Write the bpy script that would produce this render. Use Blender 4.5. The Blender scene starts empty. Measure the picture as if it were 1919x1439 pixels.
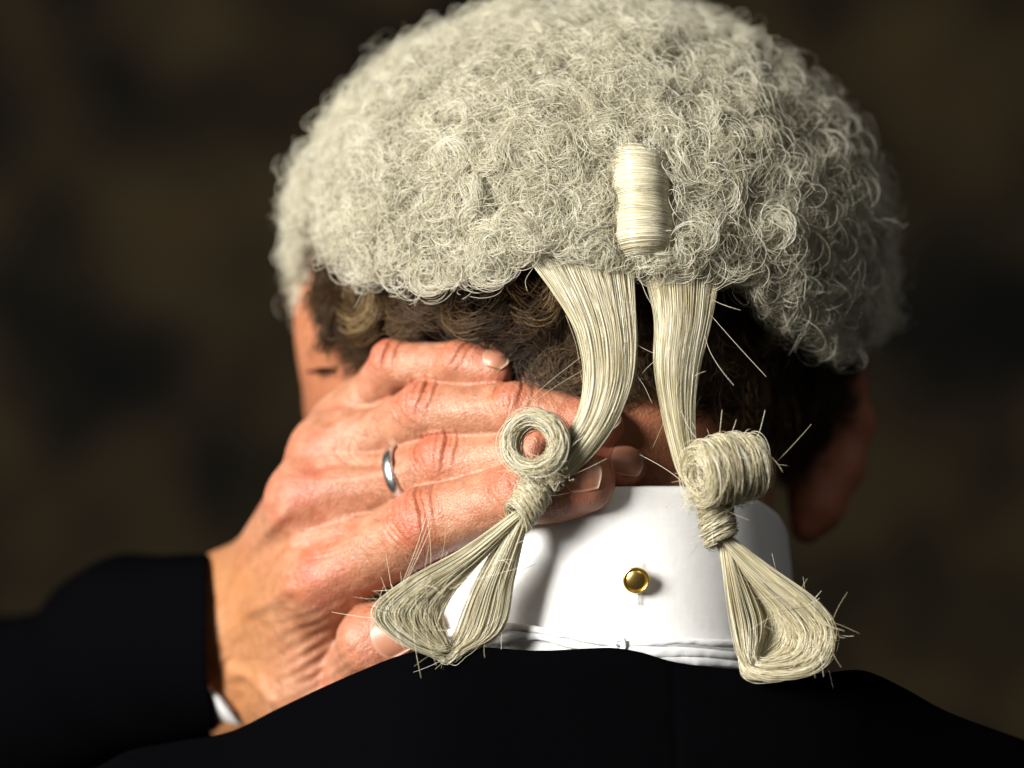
import bpy, bmesh, math
import numpy as np
from mathutils import Vector, Matrix

# ------------------------------------------------------------------ scene, camera, light
scene = bpy.context.scene
COL = scene.collection
U = 0.155e-3                 # one modelling unit in metres
CAM_D = 0.90                 # camera to the plane of the collar stud
DU = CAM_D / U

cam_data = bpy.data.cameras.new("Camera")
cam = bpy.data.objects.new("Camera", cam_data)
COL.objects.link(cam)
cam.location = (0, -CAM_D, 0)
cam.rotation_euler = (math.radians(90), 0, 0)
cam_data.sensor_width = 36.0
cam_data.lens = 36.0 * CAM_D / (1919 * U)
cam_data.clip_start = 0.02
cam_data.clip_end = 50
cam_data.dof.use_dof = True
cam_data.dof.focus_distance = CAM_D - 0.004
cam_data.dof.aperture_fstop = 4.2
scene.camera = cam

world = bpy.data.worlds.new("World")
scene.world = world
world.use_nodes = True
world.node_tree.nodes["Background"].inputs[0].default_value = (1.0, 0.98, 0.96, 1)
world.node_tree.nodes["Background"].inputs[1].default_value = 0.03


def area_light(name, loc, target, size, energy, color):
    d = bpy.data.lights.new(name, 'AREA')
    d.shape = 'RECTANGLE'
    d.size, d.size_y = size
    d.energy = energy
    d.color = color
    o = bpy.data.objects.new(name, d)
    o.location = loc
    o.rotation_euler = (Vector(target) - Vector(loc)).to_track_quat('-Z', 'Y').to_euler()
    COL.objects.link(o)
    return o


area_light("softbox_key", (-1.22, -1.10, 0.54), (-0.01, 0.04, -0.02), (0.55, 0.75), 96, (1.0, 0.965, 0.90))
area_light("added_fill", (0.55, -1.15, 1.15), (0.03, 0.06, 0.05), (0.7, 0.7), 2.6, (1.0, 0.97, 0.92))  # unseen weak fill lamp, added to brighten the wig's right side

scene.view_settings.view_transform = 'Standard'
scene.view_settings.look = 'None'
scene.view_settings.exposure = 0.0
scene.view_settings.gamma = 1.0
scene.cycles.max_bounces = 8
scene.cycles_curves.shape = 'RIBBONS'
scene.cycles_curves.subdivisions = 2

rng = np.random.default_rng(7)


# ------------------------------------------------------------------ helpers
def W(px, py, dy):
    """A place in modelling units: across and down as seen at the stud's plane, dy away from the viewer."""
    k = 1 + dy / DU
    return np.array([(px - 959.5) * k, dy, (719.5 - py) * k], float)


def WA(rows):
    return np.array([W(*r) for r in rows])


def project(p):
    k = 1 + p[..., 1] / DU
    return p[..., 0] / k + 959.5, 719.5 - p[..., 2] / k


def norm(v):
    v = np.asarray(v, float)
    return v / np.maximum(np.linalg.norm(v, axis=-1, keepdims=True), 1e-9)


def catmull(pts, n):
    """n points along a Catmull-Rom spline through pts (m,d), by chord length."""
    pts = np.asarray(pts, float)
    p = np.vstack([2 * pts[0] - pts[1], pts, 2 * pts[-1] - pts[-2]])
    seg = np.linalg.norm(np.diff(pts[:, :3], axis=0), axis=1)
    cum = np.concatenate([[0], np.cumsum(seg)])
    s = np.linspace(0, cum[-1], n)
    i = np.clip(np.searchsorted(cum, s, side='right') - 1, 0, len(seg) - 1)
    t = ((s - cum[i]) / np.maximum(seg[i], 1e-9))[:, None]
    a, b, c, d = p[i], p[i + 1], p[i + 2], p[i + 3]
    return 0.5 * ((2 * b) + (-a + c) * t + (2 * a - 5 * b + 4 * c - d) * t ** 2 + (-a + 3 * b - 3 * c + d) * t ** 3)


def catmull_i(pts, n):
    """As catmull, but evenly by control point, so that two edges with matching points stay in step."""
    pts = np.asarray(pts, float)
    p = np.vstack([2 * pts[0] - pts[1], pts, 2 * pts[-1] - pts[-2]])
    s = np.linspace(0, len(pts) - 1, n)
    i = np.clip(s.astype(int), 0, len(pts) - 2)
    t = (s - i)[:, None]
    a, b, c, d = p[i], p[i + 1], p[i + 2], p[i + 3]
    return 0.5 * ((2 * b) + (-a + c) * t + (2 * a - 5 * b + 4 * c - d) * t ** 2 + (-a + 3 * b - 3 * c + d) * t ** 3)


def smooth_noise(p, freq, seed=0, octaves=3):
    """Cheap smooth noise in about -1..1 from warped sines; p (...,3)."""
    r = np.random.default_rng(seed)
    out = 0
    amp, tot = 1.0, 0.0
    f = freq
    for _ in range(octaves):
        for _k in range(3):
            d = norm(r.normal(size=3)) * f * r.uniform(0.7, 1.3)
            d2 = norm(r.normal(size=3)) * f * r.uniform(0.5, 1.0)
            out = out + amp * np.sin(p @ d + 1.7 * np.sin(p @ d2 + r.uniform(0, 6)) + r.uniform(0, 6))
            tot += amp
        amp *= 0.5
        f *= 2.0
    return out / tot * 1.6


def link(o, parent=None):
    COL.objects.link(o)
    if parent is not None:
        o.parent = parent
    return o


def tag(o, label=None, category=None, kind=None, group=None):
    if label:
        o["label"] = label
    if category:
        o["category"] = category
    if kind:
        o["kind"] = kind
    if group:
        o["group"] = group
    return o


def empty(name, at):
    o = bpy.data.objects.new(name, None)
    o.empty_display_size = 0.01
    COL.objects.link(o)
    return o


def mesh_obj(name, verts, faces, mat, parent=None, smooth=True):
    """verts in modelling units."""
    me = bpy.data.meshes.new(name)
    v = np.asarray(verts, float) * U
    if isinstance(faces, np.ndarray):
        nf, k = faces.shape
        me.vertices.add(len(v))
        me.vertices.foreach_set("co", v.ravel().astype(np.float32))
        me.loops.add(nf * k)
        me.loops.foreach_set("vertex_index", faces.ravel().astype(np.int32))
        me.polygons.add(nf)
        me.polygons.foreach_set("loop_start", np.arange(0, nf * k, k, dtype=np.int32))
        me.update(calc_edges=True)
    else:
        me.from_pydata([tuple(x) for x in v], [], faces)
    me.validate()
    if smooth:
        me.polygons.foreach_set("use_smooth", np.ones(len(me.polygons), dtype=bool))
    me.materials.append(mat)
    me.update()
    return link(bpy.data.objects.new(name, me), parent)


def grid_faces(nu, nv, wrap_u=False, wrap_v=False):
    i = np.arange(nu if wrap_u else nu - 1)
    j = np.arange(nv if wrap_v else nv - 1)
    I, J = np.meshgrid(i, j, indexing='ij')
    I2, J2 = (I + 1) % nu, (J + 1) % nv
    return np.stack([I * nv + J, I2 * nv + J, I2 * nv + J2, I * nv + J2], -1).reshape(-1, 4)


def tube(path, radii, n=24, cap=False):
    """Tube round a path (m,3); radii (m,) or (m,2) with up vector z."""
    path = np.asarray(path, float)
    m = len(path)
    radii = np.asarray(radii, float)
    if radii.ndim == 0:
        radii = np.full(m, float(radii))
    if radii.ndim == 1:
        radii = np.stack([radii, radii], 1)
    t = norm(np.gradient(path, axis=0))
    up = np.array([0, 0, 1.0])
    s = norm(np.cross(t, up))
    b = norm(np.cross(s, t))
    a = np.linspace(0, 2 * np.pi, n, endpoint=False)
    v = path[:, None] + s[:, None] * (np.cos(a)[None, :, None] * radii[:, None, :1]) + b[:, None] * (np.sin(a)[None, :, None] * radii[:, None, 1:])
    return v.reshape(-1, 3), grid_faces(m, n, wrap_v=True)


def curves_obj(name, strands, radius, mat, parent=None, taper=True, shade=None):
    """strands: list of arrays (n,k,3) in modelling units; radius in modelling units (scalar or list)."""
    if isinstance(strands, np.ndarray):
        strands = [strands]
    if not isinstance(radius, (list, tuple)):
        radius = [radius] * len(strands)
    sizes, pos, rad = [], [], []
    for s, r in zip(strands, radius):
        n, k, _ = s.shape
        sizes += [k] * n
        pos.append(s.reshape(-1, 3))
        tp = np.ones(k)
        if taper:
            tp = np.clip(np.minimum(np.arange(k) + 2.0, (k - np.arange(k)) + 1.0) / 3.0, 0.35, 1)
        rr = np.asarray(r, float)
        rr = np.broadcast_to(rr, (n,)) if rr.ndim else np.full(n, float(rr))
        rad.append((rr[:, None] * tp[None]).ravel())
    pos = np.vstack(pos) * U
    rad = np.concatenate(rad) * U
    cu = bpy.data.hair_curves.new(name)
    cu.add_curves([int(x) for x in sizes])
    cu.attributes['position'].data.foreach_set('vector', pos.ravel().astype(np.float32))
    ra = cu.attributes.get('radius') or cu.attributes.new('radius', 'FLOAT', 'POINT')
    ra.data.foreach_set('value', rad.astype(np.float32))
    if shade is not None:
        sa = cu.attributes.new('shade', 'FLOAT', 'CURVE')
        sa.data.foreach_set('value', np.asarray(shade, dtype=np.float32))
    cu.materials.append(mat)
    return link(bpy.data.objects.new(name, cu), parent)


# ------------------------------------------------------------------ materials
def new_mat(name):
    m = bpy.data.materials.new(name)
    m.use_nodes = True
    nt = m.node_tree
    b = nt.nodes["Principled BSDF"]
    return m, nt, b


def node(nt, kind, **kw):
    n = nt.nodes.new(kind)
    for k, v in kw.items():
        if k.startswith("in_"):
            n.inputs[k[3:].replace("_", " ")].default_value = v
        else:
            setattr(n, k, v)
    return n


def ramp(nt, fac, stops, interp='LINEAR'):
    r = nt.nodes.new("ShaderNodeValToRGB")
    r.color_ramp.interpolation = interp
    e = r.color_ramp.elements
    while len(e) < len(stops):
        e.new(0.5)
    for x, (p, c) in zip(e, stops):
        x.position = p
        x.color = (*c, 1)
    nt.links.new(fac, r.inputs[0])
    return r.outputs[0]


def mix_col(nt, fac, a, b, mode='MIX'):
    m = nt.nodes.new("ShaderNodeMix")
    m.data_type = 'RGBA'
    m.blend_type = mode
    for s, v in ((0, fac), (6, a), (7, b)):
        if isinstance(v, (int, float)):
            m.inputs[s].default_value = v
        elif isinstance(v, tuple):
            m.inputs[s].default_value = (*v, 1)
        else:
            nt.links.new(v, m.inputs[s])
    return m.outputs[2]


def tex_noise(nt, scale, detail=4, rough=0.55, coord=None):
    n = node(nt, "ShaderNodeTexNoise")
    n.inputs["Scale"].default_value = scale
    n.inputs["Detail"].default_value = detail
    n.inputs["Roughness"].default_value = rough
    if coord is not None:
        nt.links.new(coord, n.inputs["Vector"])
    return n.outputs[0]


def bump(nt, height, strength, dist, prev=None):
    b = node(nt, "ShaderNodeBump")
    b.inputs["Strength"].default_value = strength
    b.inputs["Distance"].default_value = dist
    nt.links.new(height, b.inputs["Height"])
    if prev is not None:
        nt.links.new(prev, b.inputs["Normal"])
    return b.outputs[0]


def hair_mat(name, stops, rough=0.38, spec=0.5, transl=0.25, variation=0.25, attr=None):
    m, nt, b = new_mat(name)
    info = node(nt, "ShaderNodeHairInfo")
    fac = info.outputs["Random"]
    if attr:
        fac = node(nt, "ShaderNodeAttribute", attribute_name=attr).outputs["Fac"]
    col = ramp(nt, fac, stops)
    tc = node(nt, "ShaderNodeTexCoord")
    n = tex_noise(nt, 90, 3, 0.6, tc.outputs["Object"])
    col = mix_col(nt, variation, col, ramp(nt, n, [(0.3, tuple(c * 0.75 for c in stops[1][1])), (0.7, stops[-1][1])]))
    # keep the dark strands dark
    nt.links.new(col, b.inputs["Base Color"])
    b.inputs["Roughness"].default_value = rough
    b.inputs["Specular IOR Level"].default_value = spec
    tr = node(nt, "ShaderNodeBsdfTranslucent")
    nt.links.new(col, tr.inputs[0])
    mx = node(nt, "ShaderNodeMixShader")
    mx.inputs[0].default_value = transl
    nt.links.new(b.outputs[0], mx.inputs[1])
    nt.links.new(tr.outputs[0], mx.inputs[2])
    nt.links.new(mx.outputs[0], nt.nodes["Material Output"].inputs[0])
    return m


MAT_WIG = hair_mat("wig_horsehair", [(0.0, (0.06, 0.06, 0.055)), (0.04, (0.32, 0.29, 0.22)), (0.3, (0.58, 0.545, 0.415)),
                                     (0.7, (0.72, 0.69, 0.56)), (1.0, (0.81, 0.79, 0.69))], transl=0.36, variation=0.0, attr='shade')
MAT_TAIL = hair_mat("tail_horsehair", [(0.0, (0.008, 0.008, 0.01)), (0.065, (0.012, 0.012, 0.014)), (0.07, (0.36, 0.31, 0.18)), (0.35, (0.60, 0.54, 0.355)),
                                       (0.7, (0.70, 0.645, 0.46)), (1.0, (0.86, 0.84, 0.73))], rough=0.26, spec=0.7, transl=0.30, variation=0.0)
MAT_ROLL = hair_mat("roll_horsehair", [(0.0, (0.02, 0.02, 0.02)), (0.015, (0.34, 0.30, 0.19)), (0.3, (0.54, 0.49, 0.34)), (0.7, (0.66, 0.61, 0.45)), (1.0, (0.80, 0.77, 0.65))], rough=0.30, spec=0.6, transl=0.15, variation=0.0)
MAT_BROWN = hair_mat("brown_hair", [(0.0, (0.016, 0.009, 0.005)), (0.45, (0.065, 0.036, 0.016)), (0.8, (0.15, 0.09, 0.040)),
                                    (1.0, (0.36, 0.26, 0.13))], rough=0.42, spec=0.22, transl=0.2, variation=0.0, attr='shade')
MAT_LASH = hair_mat("eyelash_hair", [(0.0, (0.01, 0.007, 0.005)), (0.5, (0.02, 0.014, 0.01)), (1.0, (0.03, 0.02, 0.015))], variation=0)


def plain(name, col, rough, spec=0.5, metallic=0.0):
    m, nt, b = new_mat(name)
    b.inputs["Base Color"].default_value = (*col, 1)
    b.inputs["Roughness"].default_value = rough
    b.inputs["Specular IOR Level"].default_value = spec
    b.inputs["Metallic"].default_value = metallic
    return m, nt, b


def make_skin():
    m, nt, b = new_mat("skin")
    tc = node(nt, "ShaderNodeTexCoord")
    at = node(nt, "ShaderNodeAttribute", attribute_name="tint")
    sep = node(nt, "ShaderNodeSeparateColor")
    nt.links.new(at.outputs["Color"], sep.inputs[0])
    n1 = tex_noise(nt, 85, 4, 0.6, tc.outputs["Object"])
    n2 = tex_noise(nt, 260, 4, 0.65, tc.outputs["Object"])
    n3 = tex_noise(nt, 900, 2, 0.5, tc.outputs["Object"])
    base = ramp(nt, n1, [(0.30, (0.29, 0.112, 0.057)), (0.52, (0.385, 0.178, 0.100)), (0.72, (0.49, 0.258, 0.165))])
    base = mix_col(nt, 0.45, base, ramp(nt, n2, [(0.30, (0.255, 0.078, 0.041)), (0.55, (0.385, 0.182, 0.104)), (0.75, (0.54, 0.30, 0.20))]))
    base = mix_col(nt, sep.outputs[0], base, (0.42, 0.085, 0.05))        # flushed knuckles and tips
    base = mix_col(nt, sep.outputs[1], base, (0.36, 0.155, 0.055))         # tanned wrist
    base = mix_col(nt, sep.outputs[2], base, (0.36, 0.085, 0.035))         # crease floors
    spots = ramp(nt, tex_noise(nt, 420, 1, 0.4, tc.outputs["Object"]), [(0.70, (0, 0, 0)), (0.78, (1, 1, 1))])
    sf = node(nt, "ShaderNodeMath", operation='MULTIPLY')
    nt.links.new(spots, sf.inputs[0])
    sf.inputs[1].default_value = 0.45
    base = mix_col(nt, sf.outputs[0], base, (0.42, 0.17, 0.09))
    nt.links.new(base, b.inputs["Base Color"])
    b.inputs["Subsurface Weight"].default_value = 0.2
    b.inputs["Subsurface Radius"].default_value = (0.0035, 0.0012, 0.0006)
    b.inputs["Subsurface Scale"].default_value = 0.6
    rr = node(nt, "ShaderNodeMapRange")
    nt.links.new(n2, rr.inputs[0])
    rr.inputs[3].default_value = 0.36
    rr.inputs[4].default_value = 0.56
    nt.links.new(rr.outputs[0], b.inputs["Roughness"])
    b.inputs["Specular IOR Level"].default_value = 0.5
    vor = node(nt, "ShaderNodeTexVoronoi", feature='DISTANCE_TO_EDGE')
    vor.inputs["Scale"].default_value = 950
    nt.links.new(tc.outputs["Object"], vor.inputs["Vector"])
    vr = ramp(nt, vor.outputs["Distance"], [(0.0, (0, 0, 0)), (0.22, (1, 1, 1))])
    vor2 = node(nt, "ShaderNodeTexVoronoi", feature='DISTANCE_TO_EDGE')
    vor2.inputs["Scale"].default_value = 420
    wp = node(nt, "ShaderNodeVectorMath", operation='MULTIPLY_ADD')
    wn = node(nt, "ShaderNodeTexNoise")
    wn.inputs["Scale"].default_value = 300
    nt.links.new(tc.outputs["Object"], wn.inputs["Vector"])
    nt.links.new(wn.outputs["Color"], wp.inputs[0])
    wp.inputs[1].default_value = (0.004, 0.004, 0.004)
    nt.links.new(tc.outputs["Object"], wp.inputs[2])
    nt.links.new(wp.outputs[0], vor2.inputs["Vector"])
    vr2 = ramp(nt, vor2.outputs["Distance"], [(0.0, (0, 0, 0)), (0.16, (1, 1, 1))])
    h0 = bump(nt, vr2, 0.24, 0.00022)
    h1 = bump(nt, vr, 0.45, 0.00018, h0)
    h2 = bump(nt, n2, 0.24, 0.0006, h1)
    h3 = bump(nt, n3, 0.40, 0.00025, h2)
    nt.links.new(h3, b.inputs["Normal"])
    return m


MAT_SKIN = make_skin()


def make_nail():
    m, nt, b = new_mat("fingernail")
    at = node(nt, "ShaderNodeAttribute", attribute_name="nail_u")
    col = ramp(nt, at.outputs["Fac"], [(0.0, (0.50, 0.26, 0.18)), (0.14, (0.38, 0.17, 0.10)), (0.82, (0.38, 0.16, 0.095)), (0.90, (0.43, 0.25, 0.17)), (1.0, (0.46, 0.31, 0.22))])
    nt.links.new(col, b.inputs["Base Color"])
    b.inputs["Roughness"].default_value = 0.42
    b.inputs["Subsurface Weight"].default_value = 0.15
    b.inputs["Subsurface Scale"].default_value = 0.001
    tc = node(nt, "ShaderNodeTexCoord")
    nt.links.new(bump(nt, tex_noise(nt, 500, 2, 0.5, tc.outputs["Object"]), 0.12, 0.0002), b.inputs["Normal"])
    return m


MAT_NAIL = make_nail()


def cloth(name, col, rough, weave_scale, strength, sheen=0.0, dust=None):
    m, nt, b = new_mat(name)
    tc = node(nt, "ShaderNodeTexCoord")
    w1 = node(nt, "ShaderNodeTexWave", wave_type='BANDS', bands_direction='X')
    w2 = node(nt, "ShaderNodeTexWave", wave_type='BANDS', bands_direction='Z')
    for w in (w1, w2):
        w.inputs["Scale"].default_value = weave_scale
        w.inputs["Distortion"].default_value = 1.5
        w.inputs["Detail"].default_value = 2
        w.inputs["Detail Scale"].default_value = 2
        nt.links.new(tc.outputs["Object"], w.inputs["Vector"])
    a = node(nt, "ShaderNodeMath", operation='ADD')
    nt.links.new(w1.outputs["Fac"], a.inputs[0])
    nt.links.new(w2.outputs["Fac"], a.inputs[1])
    n = tex_noise(nt, 300, 3, 0.6, tc.outputs["Object"])
    b1 = bump(nt, a.outputs[0], strength, 0.0002)
    nt.links.new(bump(nt, n, strength * 0.8, 0.0004, b1), b.inputs["Normal"])
    c = mix_col(nt, n, tuple(x * 0.9 for x in col), tuple(min(1, x * 1.07) for x in col))
    nt.links.new(c, b.inputs["Base Color"])
    b.inputs["Roughness"].default_value = rough
    b.inputs["Specular IOR Level"].default_value = 0.25
    b.inputs["Sheen Weight"].default_value = sheen
    return m


MAT_WHITE = cloth("white_cotton", (0.82, 0.82, 0.82), 0.75, 900, 0.22)
MAT_TAPE = cloth("white_cotton_tape", (0.74, 0.75, 0.76), 0.85, 900, 0.12)
MAT_BLACK = cloth("black_wool", (0.0013, 0.00135, 0.0017), 1.0, 1500, 0.2, sheen=0.0)
MAT_BLACK.node_tree.nodes["Principled BSDF"].inputs["Specular IOR Level"].default_value = 0.0
MAT_GOLD, _nt, _b = plain("gold", (0.88, 0.60, 0.17), 0.27, metallic=1.0)
_nt.links.new(bump(_nt, tex_noise(_nt, 900, 3, 0.6, node(_nt, "ShaderNodeTexCoord").outputs["Object"]), 0.12, 0.0002), _b.inputs["Normal"])
MAT_RING, _nt, _b = plain("white_gold", (0.80, 0.81, 0.82), 0.26, metallic=1.0)
_nt.links.new(bump(_nt, tex_noise(_nt, 1500, 3, 0.6, node(_nt, "ShaderNodeTexCoord").outputs["Object"]), 0.05, 0.0001), _b.inputs["Normal"])
MAT_CAP, _nt, _b = plain("wig_base", (0.30, 0.27, 0.20), 0.9)
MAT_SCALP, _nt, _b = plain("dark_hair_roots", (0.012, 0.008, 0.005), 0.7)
MAT_STITCH, _nt, _b = plain("buttonhole_thread", (0.80, 0.80, 0.80), 0.8)
MAT_STUDPOST, _nt, _b = plain("dark_slit", (0.05, 0.05, 0.05), 0.9)


def make_backdrop_mat():
    m, nt, b = new_mat("mottled_brown_canvas")
    tc = node(nt, "ShaderNodeTexCoord")
    n = tex_noise(nt, 4.2, 5, 0.62, tc.outputs["Object"])
    n2 = tex_noise(nt, 9.0, 3, 0.5, tc.outputs["Object"])
    c = ramp(nt, n, [(0.40, (0.003, 0.0033, 0.003)), (0.47, (0.013, 0.0105, 0.0058)), (0.58, (0.032, 0.023, 0.0105)), (0.72, (0.050, 0.033, 0.0145))])
    c = mix_col(nt, 0.45, c, ramp(nt, n2, [(0.42, (0.003, 0.003, 0.003)), (0.62, (0.042, 0.028, 0.0125))]))
    nt.links.new(c, b.inputs["Base Color"])
    b.inputs["Roughness"].default_value = 0.95
    b.inputs["Specular IOR Level"].default_value = 0.1
    return m


# ------------------------------------------------------------------ setting: the backdrop
bx = np.linspace(-1.5, 1.5, 31)
bz = np.linspace(-1.3, 1.3, 27)
BX, BZ = np.meshgrid(bx, bz, indexing='ij')
bv = np.stack([BX, 1.75 + 0.05 * BX ** 2 + 0.01 * np.sin(BX * 5), BZ], -1).reshape(-1, 3) / U
o = mesh_obj("backdrop", bv, grid_faces(31, 27), make_backdrop_mat())
tag(o, "dark brown mottled canvas backdrop, out of focus", "backdrop", kind="structure")


# ------------------------------------------------------------------ signed distance modelling of the body
def sd_cone(p, a, b, ra, rb):
    ab = b - a
    t = np.clip(((p - a) @ ab) / max(ab @ ab, 1e-9), 0, 1)
    return np.linalg.norm(p - a - t[..., None] * ab, axis=-1) - (ra + (rb - ra) * t)


def sd_ell(p, c, r, R=None):
    q = p - c
    if R is not None:
        q = q @ R              # columns of R are the local axes
    k0 = np.linalg.norm(q / r, axis=-1)
    k1 = np.linalg.norm(q / (r * r), axis=-1)
    return k0 * (k0 - 1.0) / np.maximum(k1, 1e-9)


def smin(a, b, k):
    if k <= 0:
        return np.minimum(a, b)
    h = np.maximum(k - np.abs(a - b), 0) / k
    return np.minimum(a, b) - h * h * k * 0.25


class SDF:
    def __init__(self):
        self.prims = []        # (fn, centre, bound radius, k, subtract)

    def cone(self, a, b, ra, rb, k):
        a, b = np.asarray(a, float), np.asarray(b, float)
        self.prims.append((lambda p: sd_cone(p, a, b, ra, rb), (a + b) / 2, np.linalg.norm(b - a) / 2 + max(ra, rb), k, False))

    def chain(self, pts, radii, k):
        for i in range(len(pts) - 1):
            self.cone(pts[i], pts[i + 1], radii[i], radii[i + 1], k)

    def ell(self, c, r, k, R=None, sub=False):
        c, r = np.asarray(c, float), np.asarray(r, float)
        self.prims.append((lambda p: sd_ell(p, c, r, R), c, r.max(), k, sub))

    def group(self, other, k):
        lo = np.min([c - r for _, c, r, _, _ in other.prims], axis=0)
        hi = np.max([c + r for _, c, r, _, _ in other.prims], axis=0)
        self.prims.append((lambda p: other(p), (lo + hi) / 2, np.linalg.norm(hi - lo) / 2, k, False))

    def __call__(self, p):
        d = np.full(p.shape[:-1], 1e6)
        for fn, c, r, k, sub in self.prims:
            if p.ndim == 3:
                near = np.linalg.norm(p.mean(axis=1) - c, axis=-1) < r + k + self.reach
                if not near.any():
                    continue
                x = fn(p[near])
                cur = d[near]
                d[near] = -smin(-cur, x, k) if sub else smin(cur, x, k)
            else:
                x = fn(p)
                d = -smin(-d, x, k) if sub else smin(d, x, k)
        return d
    reach = 200.0

    def bounds(self):
        lo = np.min([c - r for _, c, r, _, s in self.prims if not s], axis=0)
        hi = np.max([c + r for _, c, r, _, s in self.prims if not s], axis=0)
        return lo, hi

    def extract(self, h, n=8):
        """Surface nets over sparse blocks. Returns verts, quads."""
        lo, hi = self.bounds()
        lo = lo - 3 * h
        H = h * n
        dims = np.ceil((hi + 3 * h - lo) / H).astype(int)
        B = np.stack(np.meshgrid(*[np.arange(x) for x in dims], indexing='ij'), -1).reshape(-1, 3)
        self.reach = 1e5
        cen = lo + (B + 0.5) * H
        dc = np.concatenate([self(c) for c in np.array_split(cen, max(1, len(cen) // 60000))])
        B = B[np.abs(dc) < H * 1.35]
        self.reach = H * 3
        off = np.stack(np.meshgrid(*[np.arange(n + 1)] * 3, indexing='ij'), -1).reshape(-1, 3)
        N = np.array(dims) * n + 2
        vid_all, pos_all, q_all = [], [], []
        for chunk in np.array_split(B, max(1, len(B) // 700)):
            g = chunk[:, None, :] * n + off[None]
            F = self(lo + g * h).reshape(-1, n + 1, n + 1, n + 1)
            S = F < 0
            cnt = np.zeros((len(chunk), n, n, n), np.int32)
            acc = np.zeros((len(chunk), n, n, n, 3))
            corners = [(a, b, c) for a in (0, 1) for b in (0, 1) for c in (0, 1)]
            sl = lambda A, c: A[:, c[0]:c[0] + n, c[1]:c[1] + n, c[2]:c[2] + n]
            for c0 in corners:
                for ax in range(3):
                    if c0[ax]:
                        continue
                    c1 = list(c0)
                    c1[ax] = 1
                    f0, f1 = sl(F, c0), sl(F, c1)
                    x = sl(S, c0) != sl(S, tuple(c1))
                    t = np.where(x, f0 / np.where(x, f0 - f1, 1), 0)
                    cnt += x
                    for k in range(3):
                        acc[..., k] += x * (c0[k] + (t if k == ax else 0))
            act = np.nonzero(cnt)
            cell = chunk[act[0]] * n + np.stack(act[1:], -1)
            vid_all.append((cell[:, 0] * N[1] + cell[:, 1]) * N[2] + cell[:, 2])
            pos_all.append(lo + (cell + acc[act] / cnt[act][:, None]) * h)
            for ax in range(3):
                c1 = [0, 0, 0]
                c1[ax] = 1
                s0, s1 = sl(S, (0, 0, 0)), sl(S, tuple(c1))
                e = np.nonzero(s0 != s1)
                base = chunk[e[0]] * n + np.stack(e[1:], -1)
                u, v = (ax + 1) % 3, (ax + 2) % 3
                du, dv = np.eye(3, dtype=int)[u], np.eye(3, dtype=int)[v]
                qs = [base - du - dv, base - dv, base, base - du]
                ids = np.stack([(q[:, 0] * N[1] + q[:, 1]) * N[2] + q[:, 2] for q in qs], -1)
                flip = ~s0[e]
                ids[flip] = ids[flip][:, ::-1]
                q_all.append(ids)
        vid = np.concatenate(vid_all)
        pos = np.concatenate(pos_all)
        order = np.argsort(vid)
        vid, pos = vid[order], pos[order]
        q = np.concatenate(q_all)
        ix = np.searchsorted(vid, q)
        ix = np.clip(ix, 0, len(vid) - 1)
        ok = (vid[ix] == q).all(axis=1)
        return pos, ix[ok]


def vert_normals(v, q):
    fn = np.cross(v[q[:, 2]] - v[q[:, 0]], v[q[:, 3]] - v[q[:, 1]])
    n = np.zeros_like(v)
    for k in range(4):
        np.add.at(n, q[:, k], fn)
    return norm(n)


def relax(v, q, it=1, f=0.5):
    for _ in range(it):
        s = np.zeros_like(v)
        c = np.zeros(len(v))
        for k in range(4):
            a, b = q[:, k], q[:, (k + 1) % 4]
            np.add.at(s, a, v[b])
            np.add.at(s, b, v[a])
            np.add.at(c, a, 1)
            np.add.at(c, b, 1)
        v = v + f * (s / np.maximum(c, 1)[:, None] - v)
    return v


def ortho(d, a):
    d = np.asarray(d, float)
    return norm(d - (d @ a) * a)


# --- the hand
FINGERS = {
    'index': dict(J=WA([(604, 1085, 262), (800, 980, 110), (972, 925, 30), (1096, 905, 4)]),
                  R=[74, 70, 70, 61, 60, 62, 57], dorsal=(-0.25, -0.85, 0.45), nail_d=(0.12, -0.90, 0.42)),
    'middle': dict(J=WA([(578, 940, 300), (838, 870, 150), (1010, 850, 66), (1165, 880, 70)]),
                   R=[72, 58, 60, 53, 54, 52, 48], dorsal=(-0.25, -0.75, 0.6), nail_d=(0.5, -0.7, 0.3)),
    'ring': dict(J=WA([(612, 850, 345), (800, 772, 180), (965, 768, 92), (1122, 800, 60)]),
                 R=[64, 54, 58, 52, 52, 51, 48], dorsal=(-0.25, -0.7, 0.65), nail_d=(0.75, -0.6, 0.25)),
    'pinky': dict(J=WA([(648, 795, 400), (742, 684, 245), (860, 680, 165), (925, 693, 138)]),
                  R=[54, 47, 49, 43, 43, 43, 37], dorsal=(-0.3, -0.6, 0.7), nail_d=(0.15, -0.75, 0.65)),
    'thumb': dict(J=WA([(640, 1325, 400), (708, 1203, 180), (762, 1180, 150)]),
                  R=[80, 70, 77, 72, 62], dorsal=(-0.5, -0.85, 0.1), nail_d=(0.1, -0.97, 0.18)),
}
hand = SDF()
palm = SDF()
WR = W(432, 1200, 690)                       # wrist centre
F1 = W(300, 1212, 860)
MCPS = {k: f['J'][0] for k, f in FINGERS.items()}
palm.cone(F1, WR, 165, 160, 0)
palm.cone(W(405, 1200, 640), W(470, 1200, 560), 150, 128, 40)
palm.cone(W(432, 1120, 710), W(445, 1110, 650), 92, 92, 60)
palm.cone(W(440, 1275, 650), W(455, 1280, 600), 105, 100, 60)
palm.cone(W(462, 1190, 600), MCPS['index'], 100, 76, 70)
palm.cone(W(468, 1138, 620), MCPS['middle'], 86, 72, 70)
palm.cone(W(485, 1110, 640), MCPS['ring'], 74, 64, 60)
palm.cone(W(500, 1100, 680), MCPS['pinky'], 64, 54, 60)
palm.cone(W(470, 1285, 600), MCPS['thumb'], 112, 88, 70)
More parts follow.
